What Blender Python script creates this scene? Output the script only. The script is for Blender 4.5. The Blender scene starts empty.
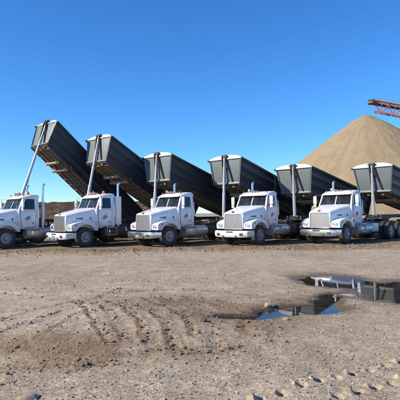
import bpy, bmesh, math, random
import numpy as np
from mathutils import Vector, Matrix, Euler
R = math.radians
random.seed(7)
scene = bpy.context.scene
C = scene.collection

# ------------------------------------------------------------------ camera, sky, sun, exposure
cam_d = bpy.data.cameras.new('camera')
cam_d.sensor_width = 36.0
cam_d.lens = 42.3
cam_d.clip_start = 0.05
cam_d.clip_end = 6000
cam = bpy.data.objects.new('camera', cam_d)
C.objects.link(cam)
CAM_H = 1.70
cam.matrix_world = (Matrix.Translation((0, 0, CAM_H)) @ Matrix.Rotation(R(90 + 1.6), 4, 'X')
                    @ Matrix.Rotation(R(-0.8), 4, 'Z'))
scene.camera = cam

SUN_EL, SUN_AZ = R(33), R(72)            # azimuth: to the left of straight-behind the camera
to_sun = Vector((-math.sin(SUN_AZ) * math.cos(SUN_EL), -math.cos(SUN_AZ) * math.cos(SUN_EL), math.sin(SUN_EL)))
world = bpy.data.worlds.new('World')
scene.world = world
world.use_nodes = True
wn = world.node_tree
wn.nodes.clear()
sky = wn.nodes.new('ShaderNodeTexSky')
sky.sky_type = 'NISHITA'
sky.sun_disc = False
sky.sun_elevation = SUN_EL
sky.sun_rotation = math.atan2(to_sun.x, to_sun.y)
sky.altitude = 900
sky.air_density = 1.0
sky.dust_density = 0.0
sky.ozone_density = 10.0
bg = wn.nodes.new('ShaderNodeBackground')
bg.inputs['Strength'].default_value = 0.135
wo = wn.nodes.new('ShaderNodeOutputWorld')
hs = wn.nodes.new('ShaderNodeHueSaturation')          # deep, clear prairie blue
hs.inputs['Saturation'].default_value = 1.10
wn.links.new(sky.outputs[0], hs.inputs['Color'])
wn.links.new(hs.outputs[0], bg.inputs['Color'])
wn.links.new(bg.outputs[0], wo.inputs['Surface'])

sun_d = bpy.data.lights.new('sun', 'SUN')
sun_d.energy = 4.5
sun_d.angle = R(0.53)
sun_d.color = (1.0, 0.915, 0.77)
sun = bpy.data.objects.new('sun', sun_d)
sun.rotation_euler = (-to_sun).to_track_quat('-Z', 'Y').to_euler()
C.objects.link(sun)
scene.view_settings.view_transform = 'Standard'
scene.view_settings.look = 'None'
scene.view_settings.exposure = 0.62
scene.view_settings.gamma = 1.0

# ------------------------------------------------------------------ materials
def new_mat(name):
    m = bpy.data.materials.new(name)
    m.use_nodes = True
    nt = m.node_tree
    b = nt.nodes['Principled BSDF']
    return m, nt, b

def nd(nt, kind, **kw):
    n = nt.nodes.new(kind)
    for k, v in kw.items():
        setattr(n, k, v)
    return n

def noise(nt, scale, detail=4, rough=0.55, coord='Object', vec=None):
    if vec is None:
        tc = nd(nt, 'ShaderNodeTexCoord')
        vec = tc.outputs[coord]
    n = nd(nt, 'ShaderNodeTexNoise')
    n.inputs['Scale'].default_value = scale
    n.inputs['Detail'].default_value = detail
    n.inputs['Roughness'].default_value = rough
    nt.links.new(vec, n.inputs['Vector'])
    return n

def ramp(nt, src, stops):
    r = nd(nt, 'ShaderNodeValToRGB')
    e = r.color_ramp.elements
    while len(e) < len(stops):
        e.new(0.5)
    for el, (p, c) in zip(e, stops):
        el.position = p
        el.color = (*c, 1) if len(c) == 3 else c
    nt.links.new(src, r.inputs[0])
    return r

def mixc(nt, fac, a, b, mode='MIX'):
    m = nd(nt, 'ShaderNodeMix', data_type='RGBA', blend_type=mode)
    if isinstance(fac, (int, float)):
        m.inputs[0].default_value = fac
    else:
        nt.links.new(fac, m.inputs[0])
    for i, v in ((6, a), (7, b)):
        if isinstance(v, (tuple, list)):
            m.inputs[i].default_value = (*v, 1)
        else:
            nt.links.new(v, m.inputs[i])
    return m.outputs[2]

def bump(nt, b, src, strength, dist):
    n = nd(nt, 'ShaderNodeBump')
    n.inputs['Strength'].default_value = strength
    n.inputs['Distance'].default_value = dist
    nt.links.new(src, n.inputs['Height'])
    nt.links.new(n.outputs[0], b.inputs['Normal'])
    return n

def worn(name, col, dirt, amount=0.5, rough=0.4, metal=0.0, scale=2.2, coat=0.0, lowdirt=0.0):
    """paint or metal with blotchy road dust on it; lowdirt adds splash dirt below about a metre"""
    m, nt, b = new_mat(name)
    tc = nd(nt, 'ShaderNodeTexCoord'); oi = nd(nt, 'ShaderNodeObjectInfo')
    sh = nd(nt, 'ShaderNodeVectorMath', operation='MULTIPLY_ADD')       # every object gets its own dirt
    cx = nd(nt, 'ShaderNodeCombineXYZ')
    for q in range(3): nt.links.new(oi.outputs['Random'], cx.inputs[q])
    nt.links.new(cx.outputs[0], sh.inputs[0]); sh.inputs[1].default_value = (37, 53, 71); nt.links.new(tc.outputs['Object'], sh.inputs[2])
    n1 = noise(nt, scale, 6, 0.62, vec=sh.outputs[0])
    n2 = noise(nt, scale * 7, 4, 0.6, vec=sh.outputs[0])
    mul = nd(nt, 'ShaderNodeMath', operation='MULTIPLY')
    nt.links.new(n1.outputs[0], mul.inputs[0]); nt.links.new(n2.outputs[0], mul.inputs[1])
    r = ramp(nt, mul.outputs[0], [(0.14, (0, 0, 0)), (0.48, (amount,) * 3)])
    fac = r.outputs[0]
    if lowdirt > 0:
        g = nd(nt, 'ShaderNodeNewGeometry')
        sx = nd(nt, 'ShaderNodeSeparateXYZ')
        nt.links.new(g.outputs['Position'], sx.inputs[0])
        mr = nd(nt, 'ShaderNodeMapRange')
        mr.inputs[1].default_value = 1.5; mr.inputs[2].default_value = 0.3
        mr.inputs[3].default_value = 0.0; mr.inputs[4].default_value = lowdirt
        nt.links.new(sx.outputs[2], mr.inputs[0])
        mm = nd(nt, 'ShaderNodeMath', operation='MULTIPLY')
        nt.links.new(mr.outputs[0], mm.inputs[0]); nt.links.new(n1.outputs[0], mm.inputs[1])
        ad = nd(nt, 'ShaderNodeMath', operation='ADD', use_clamp=True)
        nt.links.new(mm.outputs[0], ad.inputs[0]); nt.links.new(fac, ad.inputs[1])
        fac = ad.outputs[0]
    c = mixc(nt, fac, col, dirt)
    nt.links.new(c, b.inputs['Base Color'])
    rr = nd(nt, 'ShaderNodeMapRange')
    rr.inputs[3].default_value = rough; rr.inputs[4].default_value = 0.85
    nt.links.new(fac, rr.inputs[0])
    nt.links.new(rr.outputs[0], b.inputs['Roughness'])
    if metal:
        mt = nd(nt, 'ShaderNodeMapRange')
        mt.inputs[3].default_value = metal; mt.inputs[4].default_value = 0.0
        nt.links.new(fac, mt.inputs[0]); nt.links.new(mt.outputs[0], b.inputs['Metallic'])
    b.inputs['Coat Weight'].default_value = coat
    b.inputs['Coat Roughness'].default_value = 0.12
    return m

DUST = (0.30, 0.215, 0.14)
M = {}
M['white'] = worn('white_paint', (0.80, 0.81, 0.82), DUST, 0.34, 0.30, coat=0.4, lowdirt=0.85)
M['bumper'] = worn('bumper_paint', (0.76, 0.77, 0.78), DUST, 0.25, 0.3, lowdirt=0.5)
M['chrome'] = worn('chrome', (0.75, 0.76, 0.78), DUST, 0.28, 0.16, 1.0)
M['alu'] = worn('aluminium', (0.55, 0.56, 0.57), DUST, 0.4, 0.33, 0.9, lowdirt=0.6)
M['grille'] = worn('grille_metal', (0.30, 0.29, 0.265), DUST, 0.7, 0.5, 0.3)
M['black'] = worn('black_chassis', (0.018, 0.018, 0.02), (0.13, 0.095, 0.065), 0.5, 0.55, lowdirt=0.3)
M['rubber'] = worn('tyre_rubber', (0.022, 0.022, 0.023), (0.17, 0.125, 0.085), 0.35, 0.85, scale=5, lowdirt=0.25)
M['rim'] = worn('wheel_rim', (0.30, 0.31, 0.33), DUST, 0.5, 0.38, 0.6)
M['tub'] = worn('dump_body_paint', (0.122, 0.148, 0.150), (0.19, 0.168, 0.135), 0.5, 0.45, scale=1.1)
M['tubdark'] = worn('shaded_side_paint', (0.020, 0.027, 0.036), (0.085, 0.072, 0.058), 0.5, 0.42, scale=0.9)  # dark blue-grey body paint, deepened by the sides' shade put into the colour
M['belly'] = worn('dusty_underside_steel', (0.15, 0.112, 0.078), (0.34, 0.25, 0.165), 0.75, 0.75, scale=1.6)
M['beam'] = worn('dusty_beam_steel', (0.30, 0.235, 0.165), (0.40, 0.30, 0.20), 0.6, 0.75, scale=2.5)
M['tarp'] = worn('tarp_cap', (0.50, 0.53, 0.52), DUST, 0.45, 0.55)
M['cyl'] = worn('lift_cylinder_steel', (0.56, 0.58, 0.62), DUST, 0.35, 0.3, 0.55)
M['inside'] = worn('cab_lining', (0.035, 0.035, 0.04), (0.09, 0.08, 0.07), 0.4, 0.8)
M['red'] = worn('red_conveyor_paint', (0.36, 0.075, 0.050), (0.42, 0.27, 0.20), 0.7, 0.55, scale=0.8)
M['emblem_red'] = worn('red_enamel', (0.45, 0.02, 0.02), DUST, 0.1, 0.3)
M['emblem_dark'] = worn('dark_badge', (0.05, 0.05, 0.06), DUST, 0.2, 0.3)
M['emblem_blue'] = worn('blue_decal', (0.045, 0.15, 0.34), (0.5, 0.5, 0.5), 0.2, 0.4)
M['plate'] = worn('number_plate', (0.16, 0.26, 0.28), DUST, 0.3, 0.4)
M['flap'] = worn('mud_flap', (0.015, 0.015, 0.016), (0.14, 0.10, 0.07), 0.5, 0.8)

def plain(name, col, rough=0.4, **kw):
    m, nt, b = new_mat(name)
    n = noise(nt, 9, 3)
    c = mixc(nt, n.outputs[0], tuple(x * 0.85 for x in col), tuple(min(1, x * 1.12) for x in col))
    nt.links.new(c, b.inputs['Base Color'])
    b.inputs['Roughness'].default_value = rough
    for k, v in kw.items():
        b.inputs[k].default_value = v
    return m
M['amber'] = plain('amber_lens', (0.62, 0.16, 0.02), 0.25)
M['amberdark'] = plain('marker_lens', (0.60, 0.30, 0.16), 0.3)
M['lamp'] = plain('headlamp_glass', (0.62, 0.65, 0.68), 0.12, Metallic=0.6)

def glass():
    m, nt, b = new_mat('window_glass')
    nt.nodes.remove(b)
    out = nt.nodes['Material Output']
    tr = nd(nt, 'ShaderNodeBsdfTransparent'); tr.inputs[0].default_value = (0.50, 0.60, 0.60, 1)
    gl = nd(nt, 'ShaderNodeBsdfGlossy'); gl.inputs['Roughness'].default_value = 0.03
    gl.inputs[0].default_value = (1, 1, 1, 1)
    df = nd(nt, 'ShaderNodeBsdfDiffuse'); df.inputs[0].default_value = (0.35, 0.30, 0.24, 1)
    fr = nd(nt, 'ShaderNodeFresnel')
    ge = nd(nt, 'ShaderNodeNewGeometry')                       # thin pane: same reflectance seen from either face
    io = nd(nt, 'ShaderNodeMapRange'); io.inputs[3].default_value = 1.45; io.inputs[4].default_value = 1 / 1.45
    nt.links.new(ge.outputs['Backfacing'], io.inputs[0]); nt.links.new(io.outputs[0], fr.inputs[0])
    n = noise(nt, 3.0, 5)
    dr = ramp(nt, n.outputs[0], [(0.35, (0.01,) * 3), (0.75, (0.08,) * 3)])
    mx = nd(nt, 'ShaderNodeMixShader'); mx2 = nd(nt, 'ShaderNodeMixShader')
    nt.links.new(dr.outputs[0], mx2.inputs[0]); nt.links.new(tr.outputs[0], mx2.inputs[1]); nt.links.new(df.outputs[0], mx2.inputs[2])
    nt.links.new(fr.outputs[0], mx.inputs[0]); nt.links.new(mx2.outputs[0], mx.inputs[1]); nt.links.new(gl.outputs[0], mx.inputs[2])
    nt.links.new(mx.outputs[0], out.inputs['Surface'])
    return m
M['glass'] = glass()

# ground: attributes 'wet' and 'damp' mark wet mud, and darker dirt with truck shade painted in
def soil(name, use_attr=True):
    m, nt, b = new_mat(name)
    tc = nd(nt, 'ShaderNodeTexCoord')
    v = tc.outputs['Object']
    big = noise(nt, 0.35, 5, 0.6, vec=v)
    mid = noise(nt, 2.6, 6, 0.65, vec=v)
    fine = noise(nt, 38, 4, 0.7, vec=v)
    vor = nd(nt, 'ShaderNodeTexVoronoi'); vor.inputs['Scale'].default_value = 34
    nt.links.new(v, vor.inputs['Vector'])
    vor2 = nd(nt, 'ShaderNodeTexVoronoi'); vor2.inputs['Scale'].default_value = 75
    nt.links.new(v, vor2.inputs['Vector'])
    base = ramp(nt, big.outputs[0], [(0.30, (0.330, 0.262, 0.178)), (0.52, (0.392, 0.321, 0.226)), (0.75, (0.422, 0.355, 0.262))]).outputs[0]
    m1 = ramp(nt, mid.outputs[0], [(0.30, (0.76, 0.745, 0.73)), (0.62, (1.06, 1.06, 1.06))]).outputs[0]
    base = mixc(nt, 1.0, base, m1, 'MULTIPLY')
    m2 = ramp(nt, fine.outputs[0], [(0.28, (0.64, 0.63, 0.62)), (0.70, (1.26, 1.25, 1.24))]).outputs[0]
    base = mixc(nt, 0.9, base, m2, 'MULTIPLY')
    sep = nd(nt, 'ShaderNodeSeparateColor'); nt.links.new(vor.outputs['Color'], sep.inputs[0])
    m3 = ramp(nt, sep.outputs[0], [(0.0, (0.66, 0.63, 0.62)), (0.6, (1.0, 1.0, 1.0)), (1.0, (1.36, 1.35, 1.36))]).outputs[0]
    base = mixc(nt, 0.75, base, m3, 'MULTIPLY')
    sep2 = nd(nt, 'ShaderNodeSeparateColor'); nt.links.new(vor2.outputs['Color'], sep2.inputs[0])
    m4 = ramp(nt, sep2.outputs[1], [(0.0, (0.70, 0.68, 0.66)), (1.0, (1.28, 1.28, 1.30))]).outputs[0]
    base = mixc(nt, 0.7, base, m4, 'MULTIPLY')
    if use_attr:
        da = nd(nt, 'ShaderNodeAttribute', attribute_name='damp_shade')
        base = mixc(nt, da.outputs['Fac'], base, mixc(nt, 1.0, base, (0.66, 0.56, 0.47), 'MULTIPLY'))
        we = nd(nt, 'ShaderNodeAttribute', attribute_name='wet')
        base = mixc(nt, we.outputs['Fac'], base, mixc(nt, 1.0, base, (0.40, 0.34, 0.29), 'MULTIPLY'))
        rr = nd(nt, 'ShaderNodeMapRange'); rr.inputs[3].default_value = 0.95; rr.inputs[4].default_value = 0.45
        nt.links.new(we.outputs['Fac'], rr.inputs[0]); nt.links.new(rr.outputs[0], b.inputs['Roughness'])
    else:
        b.inputs['Roughness'].default_value = 0.95
    b.inputs['Specular IOR Level'].default_value = 0.25
    nt.links.new(base, b.inputs['Base Color'])
    h = nd(nt, 'ShaderNodeMath', operation='ADD')
    nt.links.new(fine.outputs[0], h.inputs[0]); nt.links.new(vor.outputs['Distance'], h.inputs[1])
    bump(nt, b, h.outputs[0], 0.35, 0.014)
    return m
M['ground'] = soil('gravel_ground')

def earth(name, a, bb, c, sc=1.2, bdist=0.15, bst=0.8, lo=0.6, hi=1.25):
    m, nt, b = new_mat(name)
    n1 = noise(nt, sc, 7, 0.66)
    n2 = noise(nt, sc * 9, 5, 0.7)
    base = ramp(nt, n1.outputs[0], [(0.30, a), (0.50, bb), (0.72, c)]).outputs[0]
    m2 = ramp(nt, n2.outputs[0], [(0.3, (lo,) * 3), (0.7, (hi,) * 3)]).outputs[0]
    nt.links.new(mixc(nt, 0.85, base, m2, 'MULTIPLY'), b.inputs['Base Color'])
    b.inputs['Roughness'].default_value = 0.97
    b.inputs['Specular IOR Level'].default_value = 0.1
    bump(nt, b, n2.outputs[0], bst, bdist)
    return m
M['sand'] = earth('stockpile_sand', (0.262, 0.195, 0.115), (0.290, 0.219, 0.132), (0.312, 0.240, 0.150), 0.45, 0.03, 0.3, 0.86, 1.08)
M['bank'] = earth('rough_bank_soil', (0.050, 0.036, 0.024), (0.125, 0.090, 0.058), (0.26, 0.195, 0.13), 1.0, 0.25, 0.9)
M['clod'] = earth('clod_soil', (0.17, 0.125, 0.085), (0.24, 0.18, 0.125), (0.31, 0.24, 0.17), 3.0, 0.02)
M['weed'] = earth('dry_weed', (0.13, 0.095, 0.05), (0.22, 0.16, 0.085), (0.30, 0.235, 0.14), 2.0, 0.01)

def stone_mat():
    m, nt, b = new_mat('pebble_stone')
    at = nd(nt, 'ShaderNodeAttribute', attribute_name='shade')
    base = ramp(nt, at.outputs['Fac'], [(0.0, (0.15, 0.12, 0.10)), (0.35, (0.27, 0.22, 0.175)), (0.6, (0.35, 0.295, 0.24)),
                                        (0.8, (0.38, 0.325, 0.265)), (1.0, (0.54, 0.48, 0.40))]).outputs[0]
    n = noise(nt, 60, 4)
    m2 = ramp(nt, n.outputs[0], [(0.3, (0.75,) * 3), (0.7, (1.15,) * 3)]).outputs[0]
    nt.links.new(mixc(nt, 1, base, m2, 'MULTIPLY'), b.inputs['Base Color'])
    b.inputs['Roughness'].default_value = 0.9
    b.inputs['Specular IOR Level'].default_value = 0.2
    return m
M['stone'] = stone_mat()
M['rock'] = earth('pale_rock', (0.36, 0.27, 0.19), (0.50, 0.40, 0.29), (0.60, 0.50, 0.38), 6.0, 0.01)

def water_mat():
    m, nt, b = new_mat('muddy_water')
    nt.nodes.remove(b); out = nt.nodes['Material Output']
    tr = nd(nt, 'ShaderNodeBsdfTransparent'); tr.inputs[0].default_value = (0.42, 0.34, 0.25, 1)
    df = nd(nt, 'ShaderNodeBsdfDiffuse'); df.inputs[0].default_value = (0.10, 0.075, 0.05, 1)
    gl = nd(nt, 'ShaderNodeBsdfGlossy'); gl.inputs['Roughness'].default_value = 0.02
    fr = nd(nt, 'ShaderNodeFresnel'); fr.inputs[0].default_value = 1.50
    n = noise(nt, 3.5, 4)
    bp = nd(nt, 'ShaderNodeBump'); bp.inputs['Strength'].default_value = 0.05; bp.inputs['Distance'].default_value = 0.01
    nt.links.new(n.outputs[0], bp.inputs['Height']); nt.links.new(bp.outputs[0], gl.inputs['Normal'])
    silt = ramp(nt, n.outputs[0], [(0.35, (0.15,) * 3), (0.7, (0.5,) * 3)])
    mx = nd(nt, 'ShaderNodeMixShader'); mx2 = nd(nt, 'ShaderNodeMixShader')
    nt.links.new(silt.outputs[0], mx2.inputs[0]); nt.links.new(tr.outputs[0], mx2.inputs[1]); nt.links.new(df.outputs[0], mx2.inputs[2])
    nt.links.new(fr.outputs[0], mx.inputs[0]); nt.links.new(mx2.outputs[0], mx.inputs[1]); nt.links.new(gl.outputs[0], mx.inputs[2])
    nt.links.new(mx.outputs[0], out.inputs['Surface'])
    return m
M['water'] = water_mat()

# ------------------------------------------------------------------ mesh helpers
class B:
    def __init__(s):
        s.v = []; s.f = []
    def add(s, vs, fs):
        o = len(s.v)
        s.v += [tuple(p) for p in vs]
        s.f += [[i + o for i in f] for f in fs]
        return s
    def box(s, c, d, rot=None):
        hx, hy, hz = d[0] / 2, d[1] / 2, d[2] / 2
        vs = [Vector((x, y, z)) for x in (-hx, hx) for y in (-hy, hy) for z in (-hz, hz)]
        if rot is not None:
            mt = Euler(rot).to_matrix(); vs = [mt @ p for p in vs]
        c = Vector(c)
        return s.add([p + c for p in vs], [(0, 1, 3, 2), (4, 6, 7, 5), (0, 4, 5, 1), (2, 3, 7, 6), (0, 2, 6, 4), (1, 5, 7, 3)])
    def prism_x(s, poly, x0, x1):
        n = len(poly)
        vs = [(x0, y, z) for y, z in poly] + [(x1, y, z) for y, z in poly]
        return s.add(vs, [list(range(n))[::-1], list(range(n, 2 * n))] + [(i, (i + 1) % n, n + (i + 1) % n, n + i) for i in range(n)])
    def loft(s, secs, cap=True, closed=True):
        n = len(secs[0]); vs = [p for sc in secs for p in sc]; fs = []
        for k in range(len(secs) - 1):
            for i in range(n if closed else n - 1):
                j = (i + 1) % n
                fs.append((k * n + i, k * n + j, (k + 1) * n + j, (k + 1) * n + i))
        if cap:
            fs.append(list(range(n))[::-1]); fs.append([(len(secs) - 1) * n + i for i in range(n)])
        return s.add(vs, fs)
    def cyl(s, p0, p1, r0, r1=None, n=14):
        return s.tube([p0, p1], [r0, r0 if r1 is None else r1], n)
    def tube(s, pts, r, n=8):
        pts = [Vector(p) for p in pts]
        if not isinstance(r, (list, tuple)): r = [r] * len(pts)
        secs = []; up = None
        for i, p in enumerate(pts):
            t = (pts[min(i + 1, len(pts) - 1)] - pts[max(i - 1, 0)]).normalized()
            if up is None:
                up = Vector((0, 0, 1)) if abs(t.z) < 0.9 else Vector((1, 0, 0))
            a = t.cross(up).normalized(); b_ = a.cross(t).normalized(); up = b_
            secs.append([p + (a * math.cos(2 * math.pi * k / n) + b_ * math.sin(2 * math.pi * k / n)) * r[i] for k in range(n)])
        return s.loft(secs)
    def beam(s, p0, p1, w, h):
        p0 = Vector(p0); p1 = Vector(p1); t = (p1 - p0).normalized()
        up = Vector((0, 0, 1)) if abs(t.z) < 0.95 else Vector((0, 1, 0))
        a = t.cross(up).normalized() * w / 2; b_ = a.cross(t).normalized() * h / 2
        return s.loft([[p - a - b_, p + a - b_, p + a + b_, p - a + b_] for p in (p0, p1)])
    def lathe_x(s, prof, cy=0, cz=0, n=28, caps=True):
        secs = [[(x, cy + r * math.cos(2 * math.pi * k / n), cz + r * math.sin(2 * math.pi * k / n)) for k in range(n)] for r, x in prof]
        return s.loft(secs, cap=caps)
    def mesh(s, name, mat, bevel=0.0, seg=2, ang=35, smooth=True):
        bm = bmesh.new()
        vs = [bm.verts.new(p) for p in s.v]
        for f in s.f:
            try: bm.faces.new([vs[i] for i in f])
            except ValueError: pass
        bmesh.ops.recalc_face_normals(bm, faces=bm.faces)
        if bevel > 0:
            es = [e for e in bm.edges if len(e.link_faces) == 2 and e.calc_face_angle(0) > R(ang)]
            bmesh.ops.bevel(bm, geom=es, offset=bevel, segments=seg, affect='EDGES', profile=0.6, clamp_overlap=True)
        me = bpy.data.meshes.new(name)
        bm.to_mesh(me); bm.free()
        me.materials.append(M[mat])
        if smooth:
            me.polygons.foreach_set('use_smooth', [True] * len(me.polygons))
            me.set_sharp_from_angle(angle=R(38))
        me.update()
        return me

def link(name, me, parent=None, loc=None, rot=None):
    o = bpy.data.objects.new(name, me)
    C.objects.link(o)
    if parent: o.parent = parent
    if loc is not None: o.location = loc
    if rot is not None: o.rotation_euler = rot
    return o

CACHE = {}
def P(name, key, fn, mat, parent, loc=None, rot=None, **kw):
    """a part; alike parts share the mesh stored under key"""
    k = (key, mat)
    if k not in CACHE:
        CACHE[k] = fn().mesh(name, mat, **kw)
    return link(name, CACHE[k], parent, loc, rot)

def thing(name, label, cat, loc=(0, 0, 0), rz=0.0, group=None):
    o = link(name, None, None, loc, (0, 0, rz))
    o['label'] = label; o['category'] = cat
    if group: o['group'] = group
    return o

def structure(o, kind='structure'):
    o['kind'] = kind
    return o

# ------------------------------------------------------------------ ground with ruts, puddle hollow and ridge
_rng = np.random.RandomState(11)
_perm = _rng.permutation(512)
_perm = np.concatenate([_perm, _perm, _perm])
_grad = np.stack([np.cos(np.linspace(0, 2 * np.pi, 513)[:-1]), np.sin(np.linspace(0, 2 * np.pi, 513)[:-1])], 1)[_rng.permutation(512)]
def perlin(x, y):
    xi = np.floor(x).astype(np.int64); yi = np.floor(y).astype(np.int64)
    xf = x - xi; yf = y - yi
    xi &= 511; yi &= 511
    u = xf * xf * xf * (xf * (xf * 6 - 15) + 10); v = yf * yf * yf * (yf * (yf * 6 - 15) + 10)
    def g(ix, iy, dx, dy):
        h = _perm[_perm[ix & 511] + (iy & 511)] & 511
        return _grad[h, 0] * dx + _grad[h, 1] * dy
    a = g(xi, yi, xf, yf); b = g(xi + 1, yi, xf - 1, yf)
    c = g(xi, yi + 1, xf, yf - 1); d = g(xi + 1, yi + 1, xf - 1, yf - 1)
    return (a + u * (b - a)) + v * ((c + u * (d - c)) - (a + u * (b - a)))
def fbm(x, y, s, oct_=4, gain=0.5):
    t = 0; a = 1.0
    for k in range(oct_):
        t = t + a * perlin(x * s + 17.3 * k, y * s - 9.1 * k); s *= 2.03; a *= gain
    return t
def sstep(e0, e1, v):
    t = np.clip((v - e0) / (e1 - e0), 0, 1); return t * t * (3 - 2 * t)

WATER_Z = -0.052
# puddle lobes in metres: centre x, y, radius x, radius y, turn
LOBES = [(4.75, 10.0, 1.20, 1.30, 0.0), (3.35, 11.75, 0.72, 0.95, 0.2), (2.80, 9.75, 0.42, 0.24, 0.6), (1.90, 8.40, 0.62, 0.36, 0.15),
         (1.38, 8.17, 0.38, 0.28, 0.1), (0.80, 7.74, 0.46, 0.20, 0.30), (2.45, 9.1, 0.34, 0.26, 0.9)]
def hollows(x, y):
    h = np.zeros_like(x)
    n = 0.22 * fbm(x, y, 1.9, 4, 0.6)
    for cx, cy, rx, ry, a in LOBES:
        dx, dy = x - cx, y - cy
        u = (dx * math.cos(a) + dy * math.sin(a)) / rx; v = (-dx * math.sin(a) + dy * math.cos(a)) / ry
        h = np.maximum(h, np.exp(-(u * u + v * v) * 0.75) + n * np.exp(-(u * u + v * v) * 0.35))
    return np.clip(h, 0, 1)
# ruts: points in metres (x, y), half width, depth
RUTS = [([(-3.2, 7.53), (-2.9, 8.53), (-2.27, 9.26), (-1.77, 10.68)], 0.062, 0.0119),
        ([(-2.93, 6.55), (-2.61, 7.23), (-2.38, 7.99)], 0.053, 0.0154),
        ([(-2.37, 5.86), (-2.07, 6.95), (-1.98, 7.89)], 0.044, 0.0087),
        ([(-2.36, 8.96), (-1.88, 7.88), (-1.5, 6.92), (-1.21, 6.07)], 0.048, 0.0229),
        ([(-2.01, 8.74), (-1.57, 7.87), (-1.26, 7.03), (-1.04, 6.25)], 0.044, 0.0144),
        ([(-1.71, 8.72), (-1.27, 7.85), (-0.92, 7.01), (-0.71, 6.14)], 0.044, 0.0165),
        ([(-1.48, 8.9), (-1.0, 8.06), (-0.69, 7.38), (-0.44, 6.53), (-0.35, 5.85)], 0.053, 0.0195),
        ([(-1.19, 9.28), (-0.61, 8.37), (-0.29, 7.49), (-0.08, 6.4)], 0.062, 0.0203),
        ([(-0.81, 9.47), (-0.18, 8.61), (0.13, 7.47), (0.21, 6.29), (0.15, 5.75)], 0.079, 0.0153),
        ([(-0.3, 9.55), (0.37, 8.76), (0.64, 7.58), (0.63, 6.47)], 0.088, 0.0206),
        ([(0.29, 9.17), (0.87, 8.19), (1.02, 7.02), (0.94, 6.15)], 0.079, 0.0104),
        ([(-1.35, 5.28), (-0.96, 5.64), (-0.5, 5.86), (0.06, 5.59), (0.49, 5.81)], 0.088, 0.0133),
        ([(-2.24, 5.25), (-1.74, 5.44), (-1.14, 5.34)], 0.106, 0.0082),
        ([(-1.53, 10.25), (-0.45, 10.57), (0.65, 10.2), (1.74, 9.06)], 0.070, 0.0106)]
# faint tyre tracks across the yard
TRACKS = []
for y0_, sl, cv in ((11.2, .10, .010), (12.6, -.05, -.006), (14.0, .12, .006), (15.6, .02, -.004), (17.2, -.06, .004), (18.9, .04, .003), (9.6, -.12, .012)):
    for d_ in (0, 1.9):
        TRACKS.append([(x_, y0_ + d_ * .5 + sl * x_ + cv * x_ * x_) for x_ in range(-12, 14, 2)])
# cleat marks pressed by a tracked machine, in metres
PITS = []
for px, py in [(253, 397), (275, 392), (295, 386), (312, 381), (331, 378), (346, 374), (364, 370), (380, 366), (395, 363),
               (331, 397), (350, 392), (367, 387), (385, 384), (398, 379)]:
    yy = CAM_H * 470 / (py - 214.0); PITS.append(((px - 200) / 470 * yy, yy))

def seg_dist(x, y, pts):
    best = np.full(x.shape, 1e9)
    for (ax, ay), (bx, by) in zip(pts[:-1], pts[1:]):
        dx, dy = bx - ax, by - ay
        t = np.clip(((x - ax) * dx + (y - ay) * dy) / (dx * dx + dy * dy), 0, 1)
        best = np.minimum(best, np.hypot(x - ax - t * dx, y - ay - t * dy))
    return best
def smooth_path(pts, it=3):
    for _ in range(it):
        q = [pts[0]]
        for a, b in zip(pts[:-1], pts[1:]):
            q += [(a[0] * .75 + b[0] * .25, a[1] * .75 + b[1] * .25), (a[0] * .25 + b[0] * .75, a[1] * .25 + b[1] * .75)]
        pts = q + [pts[-1]]
    return pts

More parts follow.
